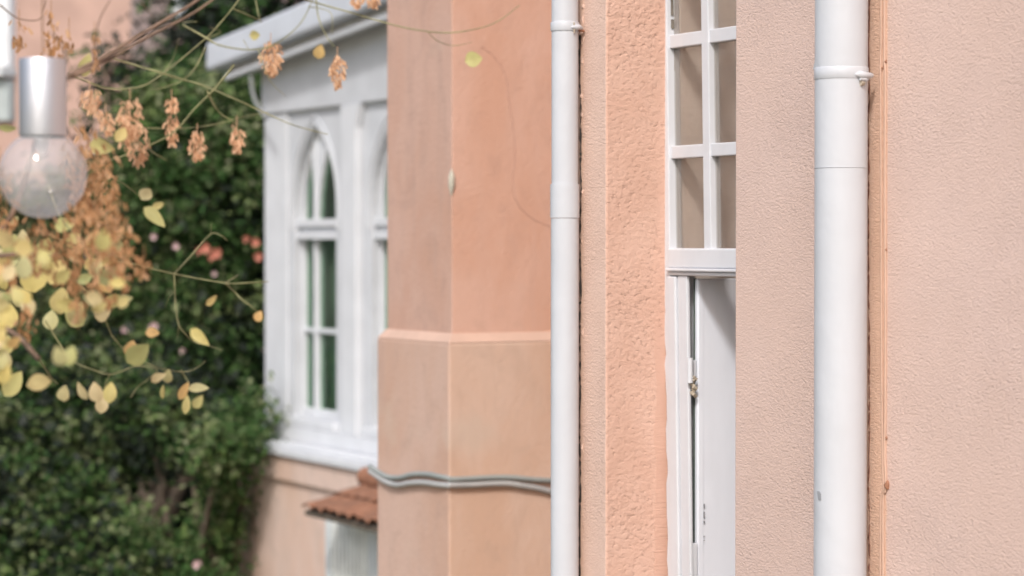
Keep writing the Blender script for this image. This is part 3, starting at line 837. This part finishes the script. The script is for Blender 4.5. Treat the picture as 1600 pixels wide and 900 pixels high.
# big garden shrub in front of the villa corner
b = wz(210, 900, 17.5)
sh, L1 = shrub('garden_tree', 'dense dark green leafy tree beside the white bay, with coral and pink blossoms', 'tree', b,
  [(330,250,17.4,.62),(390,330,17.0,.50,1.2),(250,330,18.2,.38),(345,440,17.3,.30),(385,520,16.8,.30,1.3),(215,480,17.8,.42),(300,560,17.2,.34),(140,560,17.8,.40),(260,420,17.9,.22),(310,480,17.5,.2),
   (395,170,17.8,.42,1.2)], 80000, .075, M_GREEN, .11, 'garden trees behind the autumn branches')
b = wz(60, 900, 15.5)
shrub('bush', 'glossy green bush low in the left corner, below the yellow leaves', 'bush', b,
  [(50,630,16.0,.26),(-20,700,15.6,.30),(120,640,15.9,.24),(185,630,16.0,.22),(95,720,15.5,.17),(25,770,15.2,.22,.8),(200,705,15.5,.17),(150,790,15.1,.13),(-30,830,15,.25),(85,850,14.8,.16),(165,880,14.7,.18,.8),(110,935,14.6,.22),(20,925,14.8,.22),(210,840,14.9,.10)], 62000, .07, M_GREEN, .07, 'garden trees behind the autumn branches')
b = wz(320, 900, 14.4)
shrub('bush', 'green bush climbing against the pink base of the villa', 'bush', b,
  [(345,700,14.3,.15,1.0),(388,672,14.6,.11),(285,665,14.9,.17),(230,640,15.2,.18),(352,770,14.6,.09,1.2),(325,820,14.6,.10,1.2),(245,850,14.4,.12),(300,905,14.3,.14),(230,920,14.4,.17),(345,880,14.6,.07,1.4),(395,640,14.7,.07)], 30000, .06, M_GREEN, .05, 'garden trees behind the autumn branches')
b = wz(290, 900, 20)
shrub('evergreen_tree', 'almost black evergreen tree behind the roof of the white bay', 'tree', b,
  [(350,55,20.5,.48,1.0),(430,-10,21,.50),(270,120,20.5,.28,.7),(205,118,20.5,.20,.8),(165,95,20.5,.10),(330,-60,21,.5),(310,190,20,.45),(60,640,20,.8),(220,600,20,.8),(360,700,20,.9),(370,480,20,.7),(100,800,20,1.0),(300,880,20,1.0),(-40,900,20,1.0),(360,330,20,.6),(170,150,20,.2,1.2)], 90000, .10, M_DARKGREEN, .12, 'garden trees behind the autumn branches', .3)  # lower lumps added as a near-black backing behind the bush gaps
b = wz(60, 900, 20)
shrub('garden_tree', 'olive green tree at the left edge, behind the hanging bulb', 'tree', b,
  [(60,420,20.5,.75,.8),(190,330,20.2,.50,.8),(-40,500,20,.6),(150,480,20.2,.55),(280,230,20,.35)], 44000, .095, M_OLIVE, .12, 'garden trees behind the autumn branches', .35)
# blossoms
def blossom(px, py, Z, r, mat, nm, parent):
    m = MB(); c = wz(px, py, Z)
    for k in range(random.randint(5,8)):
        a = 2*math.pi*k/6 + random.uniform(-.3,.3); d = Vector((math.cos(a), -.6, math.sin(a)+.1)).normalized()
        s = d.cross(Vector((0,1,.2))).normalized()
        vs = [c, c+d*r*.6+s*r*.4, c+d*r+s*r*.15, c+d*r-s*r*.15, c+d*r*.6-s*r*.4]
        m.add(vs, [(0,1,2,3,4)])
    m.build(nm, mat, parent, fixn=False)
for (px, py, r) in ((321,388,.055),(338,396,.06),(332,402,.045),(312,392,.04),(399,379,.05),(404,401,.05),(385,374,.04)): blossom(px, py, 16.2, r*.75, M_FLOWER_O, 'blossom', sh)
for (px, py, r) in ((240,370,.04),(275,385,.045),(335,428,.035),(195,515,.045),(240,510,.055),(285,548,.035),(308,882,.05)): blossom(px, py, 16.1 if py < 800 else 13.7, r*.6, M_FLOWER_P, 'blossom', sh)

# ================================================================== AUTUMN TREE IN FRONT
tb = wz(-330, 900, 3.9)
tree = thing('autumn_tree', 'autumn tree with thin twigs, yellow leaves and hanging brown seeds, in front at left', 'tree', (tb.x, tb.y, 0), 'W')
m = MB()
Z0 = 3.5
tk = wz(-330, 250, 3.9)
m.tube(spline([(tb.x,tb.y,0),(tb.x+.06,tb.y,2.2),(tk.x,tk.y,tk.z),(tk.x-.1,tk.y+.1,6.6)], 6), [.10-.003*i for i in range(19)], 14)
m.build('trunk', M_BARK, tree, fixn=False)
m = MB()
def br(pts, r, Z=Z0, dz=0., mb=None):
    n_ = len(pts); P = []; r = r*Z/3.45
    for i, p in enumerate(pts):
        P.append(wz(p[0], p[1], Z + dz*i/max(1,n_-1) + random.uniform(-.02,.02)))
    P = spline(P, 5); k = len(P)
    own = mb == 'D'; mb = MB() if own else mb
    mb.tube(P, [max(.0004, r*(1-.55*i/k)) for i in range(k)], 7)
    if own: mb.build('branch', M_TWIG_D, tree, fixn=False)
    return P
br([(-330,470),(-200,460),(-60,420),(10,350),(45,260),(70,170),(108,119)], .006, 3.9, .0, 'D')
br([(108,119),(132,105),(165,88),(200,66),(250,36),(300,6),(340,-25)], .0040, 3.9, .2, 'D')
br([(112,120),(140,108),(172,92),(205,72),(245,50),(285,30),(312,14),(345,-10)], .0033, 3.9, .2, 'D')
br([(-330,430),(-150,420),(-60,408),(20,398),(95,400)], .006, 3.9, -.1, 'D')
br([(-330,450),(-180,460),(-60,480),(20,520),(60,560)], .006, 3.9, -.25, 'D')
br([(0,8),(15,20),(32,30),(60,31),(68,15),(72,0)], .0012, 4.2, 0, 'D')
br([(80,50),(96,68),(105,95),(112,110)], .0012, 3.6, 0, 'D')
br([(172,0),(158,25),(152,45),(150,70),(146,90)], .0010, 3.9, 0, 'D')
br([(222,5),(232,18),(240,28)], .0010, 3.9, 0, 'D')
G = [([(108,119),(128,124),(167,138),(218,136),(257,113),(319,62),(345,35),(373,0),(385,-20)], .0020),
 ([(172,90),(205,100),(249,113),(285,124),(319,134),(370,156),(420,179),(460,196),(512,210)], .0019),
 ([(321,74),(303,109),(280,128),(250,138),(233,140)], .0013),
 ([(286,39),(322,59),(344,71),(389,78),(424,72),(453,53),(475,28),(492,-10)], .0019),
 ([(286,36),(296,34),(307,34)], .0016),
 ([(398,-10),(403,20),(408,35)], .0014),
 ([(365,14),(380,20),(402,30),(409,34)], .0011),
 ([(493,-10),(498,29),(511,58),(522,73)], .0015),
 ([(482,11),(500,13),(518,22),(519,53)], .0011),
 ([(470,-8),(480,0),(549,20),(611,38),(660,48),(705,51),(749,44),(780,32),(812,8)], .0017),
 ([(669,51),(684,64),(705,71),(720,70),(738,66)], .0009),
 ([(366,101),(334,140),(303,171),(272,206),(229,229),(175,249),(136,253),(100,262)], .0017),
 ([(323,140),(342,175),(362,188),(370,196)], .0014),
 ([(325,145),(330,158),(337,170)], .0019),
 ([(226,200),(280,201),(338,194),(378,183),(420,175)], .0011),
 ([(226,229),(245,242),(260,250)], .0016),
 ([(257,113),(270,92),(280,60)], .0010),
 ([(318,62),(345,50),(330,44)], .0008),
 ([(389,78),(380,62),(383,66)], .0007),
 ([(404,78),(412,105),(425,130),(446,150)], .0010),
 ([(150,405),(185,408),(219,415),(272,428),(351,442),(385,442),(419,440)], .0019),
 ([(272,428),(300,398),(329,366),(345,368),(355,376)], .0015), ([(329,366),(330,349)], .0010),
 ([(272,428),(273,450),(274,473),(279,507),(290,522),(302,534),(325,540),(347,547)], .0014), ([(279,507),(278,520),(277,530)], .0010),
 ([(272,455),(264,465),(258,480)], .0008),
 ([(352,442),(365,455),(378,468),(392,478),(402,487)], .0015), ([(352,442),(362,436),(373,429)], .0014),
 ([(70,500),(110,560),(149,579),(172,585),(190,580),(215,572),(245,577),(232,592),(215,605),(204,621)], .0016),
 ([(172,585),(167,595),(162,606)], .0012),
 ([(175,525),(200,552),(240,572),(262,578),(287,581),(305,576),(321,564)], .0013), ([(283,579),(290,590),(296,600)], .0013),
 ([(60,360),(110,380),(160,395),(200,405)], .0020), ([(95,400),(120,440),(150,470),(175,525)], .0022), ([(60,560),(80,590),(90,600)], .0016),
 ([(136,253),(160,268),(185,282),(200,292),(222,310)], .0014),
 ([(75,290),(95,340),(130,380)], .0018)]
for pts, r in G:
    m = MB(); br(pts, r*.72, 4.25, random.uniform(-.15,.15), m); m.build('twig', M_TWIG, tree, fixn=False)

def big_leaf(m, px, py, L, W_, ang, Z=None, curl=.25):
    """a leaf of length L and width W_ (millimetres), ang in the upright plane, degrees"""
    Z = Z or 4.2+random.uniform(-.1,.1); c = wz(px, py, Z); L *= .001*Z/3.45; W_ *= .001*Z/3.45
    a = R(ang); tilt = random.uniform(-.5,.5)
    d = Vector((math.cos(a), tilt, math.sin(a))).normalized(); s = Vector((-math.sin(a), random.uniform(-.5,.5), math.cos(a))).normalized(); n_ = d.cross(s).normalized()
    rows = 7; vs = []
    for i in range(rows+1):
        t = i/rows; w_ = W_*.5*math.sin(math.pi*min(1,t**.8*.97+.015))**.8; bend = -curl*L*(t-.3)**2
        o = c + d*L*(t-.5) + n_*bend
        for k in (-1,-.5,0,.5,1): vs.append(o + s*w_*k + n_*abs(k)*w_*.25 + n_*random.uniform(-1,1)*L*.01)
    fs = [(i*5+j, i*5+j+1, (i+1)*5+j+1, (i+1)*5+j) for i in range(rows) for j in range(4)]
    m.add(vs, fs, True)
my = MB()
LV = [(287,611,30,13,60),(310,606,30,14,0),(291,632,28,12,75),(309,628,24,15,50),(100,615,24,22,90),(128,611,28,14,115),(150,613,30,22,100),(172,613,32,20,80),(159,632,26,19,90),
 (247,590,26,14,30),(262,588,20,16,80),(254,612,20,8,90),(228,303,22,20,60),(241,338,42,19,-38),(247,321,20,11,20),(158,229,40,24,-10),(134,102,36,20,65),(740,93,25,24,10),
 (398,55,15,14,0),(499,81,21,17,80),(311,526,38,17,-35),(404,494,17,14,70),(189,210,26,18,60),(68,395,44,36,70),(52,432,46,40,90),(88,425,40,34,60),(20,385,34,30,80),(10,405,30,34,90),
 (165,400,34,22,60),(181,383,24,20,10),(115,375,26,22,40),(150,420,30,20,60),(165,440,36,22,100),(180,470,32,20,20),(100,352,30,22,10),(145,372,30,16,50),(95,470,38,32,80),(120,490,36,26,70),
 (80,500,30,24,100),(160,490,30,22,20),(10,495,44,34,80),(2,560,40,30,90),(20,600,42,26,60),(8,540,30,24,70),(215,553,40,30,40),(205,545,24,22,80),(238,520,20,16,0),(196,467,22,15,0),(330,470,22,10,45),
 (12,200,26,12,0),(22,345,16,12,40)]
for (x,y,L,W_,a) in LV: big_leaf(my, x, y, L, W_, a+random.uniform(-8,8))
for _ in range(50):
    x = random.uniform(-40, 195); y = random.gauss(445, 62)
    if y < 340 or y > 610 or (x > 120 and y > 520): continue
    s_ = random.uniform(.6, 1.15); big_leaf(my, x, y, 34*s_, 24*s_, random.uniform(0,180), 3.5+random.uniform(-.3,.9))
for _ in range(13):
    big_leaf(my, random.uniform(-60,10), random.uniform(470,640), 36, 26, random.uniform(0,180), 3.5)
my.build('leaves', M_YLEAF, tree, fixn=False)

def seeds(px, py, w_, h, n_, mat, Z=None, size=13):
    """hanging bunch of winged seeds: px,py is the top centre, w_ x h in millimetres"""
    m = MB(); Z = Z or 4.2+random.uniform(-.08,.08); top = wz(px, py, Z); w_ *= Z/3.45; h *= Z/3.45; size *= (Z/3.45)**.5
    m.tube([top+Vector((0,0,.012)), top+Vector((0,0,-h*.0005))], .0007, 5)
    for _ in range(int(n_*2.2)):
        t = random.random()**.8; wdt = w_*.0005*math.sin(math.pi*min(1,.12+t*.86))**.6
        c = top + Vector((random.uniform(-1,1)*wdt, random.uniform(-1,1)*wdt, -h*.001*t))
        a = random.uniform(-.7,.7); L = size*.00082*random.uniform(.6,1.25)
        d = Vector((math.sin(a), random.uniform(-.5,.5), -math.cos(a))).normalized(); s = d.cross(Vector((random.gauss(0,1),1,random.gauss(0,.3)))).normalized()
        k = L*.24
        m.add([c, c+d*L*.4+s*k, c+d*L*.85+s*k*1.1, c+d*L, c+d*L*.8-s*k*.3, c+d*L*.35-s*k*.5], [(0,1,2,3,4,5)], False)
    return m.build('seed_bunch', mat, tree, fixn=False)
for a in [(423,62,30,46,60,M_SEEDL),(527,84,20,44,42,M_SEEDL),(308,203,22,38,44,M_SEEDL),(370,192,18,38,36,M_SEEDL),(268,150,20,18,18,M_SEEDL),(268,178,18,40,30,M_SEEDL),
          (203,150,34,60,60,M_SEEDL),(216,190,30,60,50,M_SEEDL),(196,175,22,50,30,M_SEEDL),(165,172,20,30,26,M_SEEDL),(140,138,30,30,34,M_SEEDL),(150,150,20,26,20,M_SEEDL),(582,-14,20,18,20,M_SEEDL),(556,-12,16,16,16,M_SEEDL),
          (166,268,26,50,34,M_SEED)]: seeds(*a)
for (x,y,w_,h,Z) in [(150,300,60,90,3.7),(185,310,36,90,3.6),(120,310,50,80,3.8),(60,330,60,80,3.9),(165,370,46,90,3.7),(120,430,30,60,3.6),
                     (125,190,60,110,4.1),(140,230,50,100,4.0),(200,380,30,60,3.7),(0,240,30,60,4.0),(20,400,30,50,3.8),(225,395,18,34,3.6),(30,25,26,40,4.3),(80,10,24,60,4.3),(108,38,20,36,4.2),(85,50,34,44,4.3),(40,470,30,50,3.9),(165,230,40,70,3.9),(148,45,16,50,4.0),(100,360,60,70,3.9),(178,330,50,60,3.8),(10,300,30,50,4.0)]:
    seeds(x, y, w_*1.05, h*1.05, int(w_*h/125), M_SEED, Z-.1, 17)

# ================================================================== HANGING BULB
LZ = 3.7
cg = wz(67, 273, LZ); ct = wz(66.5, 92, LZ); cb = wz(66.5, 212, LZ)
s1 = LZ/3778
lamp = thing('hanging_bulb', 'hanging globe bulb of dusty clear glass in a brushed silver socket', 'lamp', tuple(cg), 'W')
m = MB(); rc = 36.8*s1
zt_, zb_ = ct.z, cb.z
m.tube([(ct.x,ct.y,zb_),(ct.x,ct.y,zb_+.002),(ct.x,ct.y,zt_-.003),(ct.x,ct.y,zt_)], [rc*.985, rc, rc, rc*.97], 64)
n = N('brushed_aluminium'); n.bump(n.noise(40, 3, .5, n.map((1,1,40))), 1, .0004)
al = n.fin(C(.66,.67,.71), .42, Metallic=.9)
m.build('socket', al, lamp)
m = MB(); m.tube([(cb.x,cb.y,zb_-.0035),(cb.x,cb.y,zb_-.0002)], rc*.93, 48); m.build('collar', flat('dull_collar', (.20,.22,.22), .6), lamp)
import bmesh
def sphere(name, c, r, mat, parent, open_top=None, seg=48):
    bm = bmesh.new(); bmesh.ops.create_uvsphere(bm, u_segments=seg, v_segments=seg//2, radius=r)
    if open_top is not None:
        bmesh.ops.delete(bm, geom=[v for v in bm.verts if v.co.z > open_top], context='VERTS')
    for f in bm.faces: f.smooth = True
    bmesh.ops.translate(bm, verts=bm.verts, vec=c - BASE[parent][1])
    me = bpy.data.meshes.new(name); bm.to_mesh(me); bm.free(); me.materials.append(mat)
    o = bpy.data.objects.new(name, me); COL.objects.link(o); o.parent = parent; return o
rg = 68.2*s1
sphere('glass_globe', cg, rg, M_BULB, lamp, rg*.97)
m = MB(); m.tube([(cb.x,cb.y,zb_-.004),(cb.x,cb.y,zb_-.018),(cb.x,cb.y,zb_-.03)], [.012,.010,.004], 20); m.build('glass_stem', flat('milky_stem', (.75,.73,.70), .3), lamp)
m = MB(); m.tube([(ct.x,ct.y,zt_),(ct.x,ct.y,zt_+1.6)], .0016, 8); m.build('cord', flat('thin_brown_cord', (.30,.19,.13), .7), lamp)
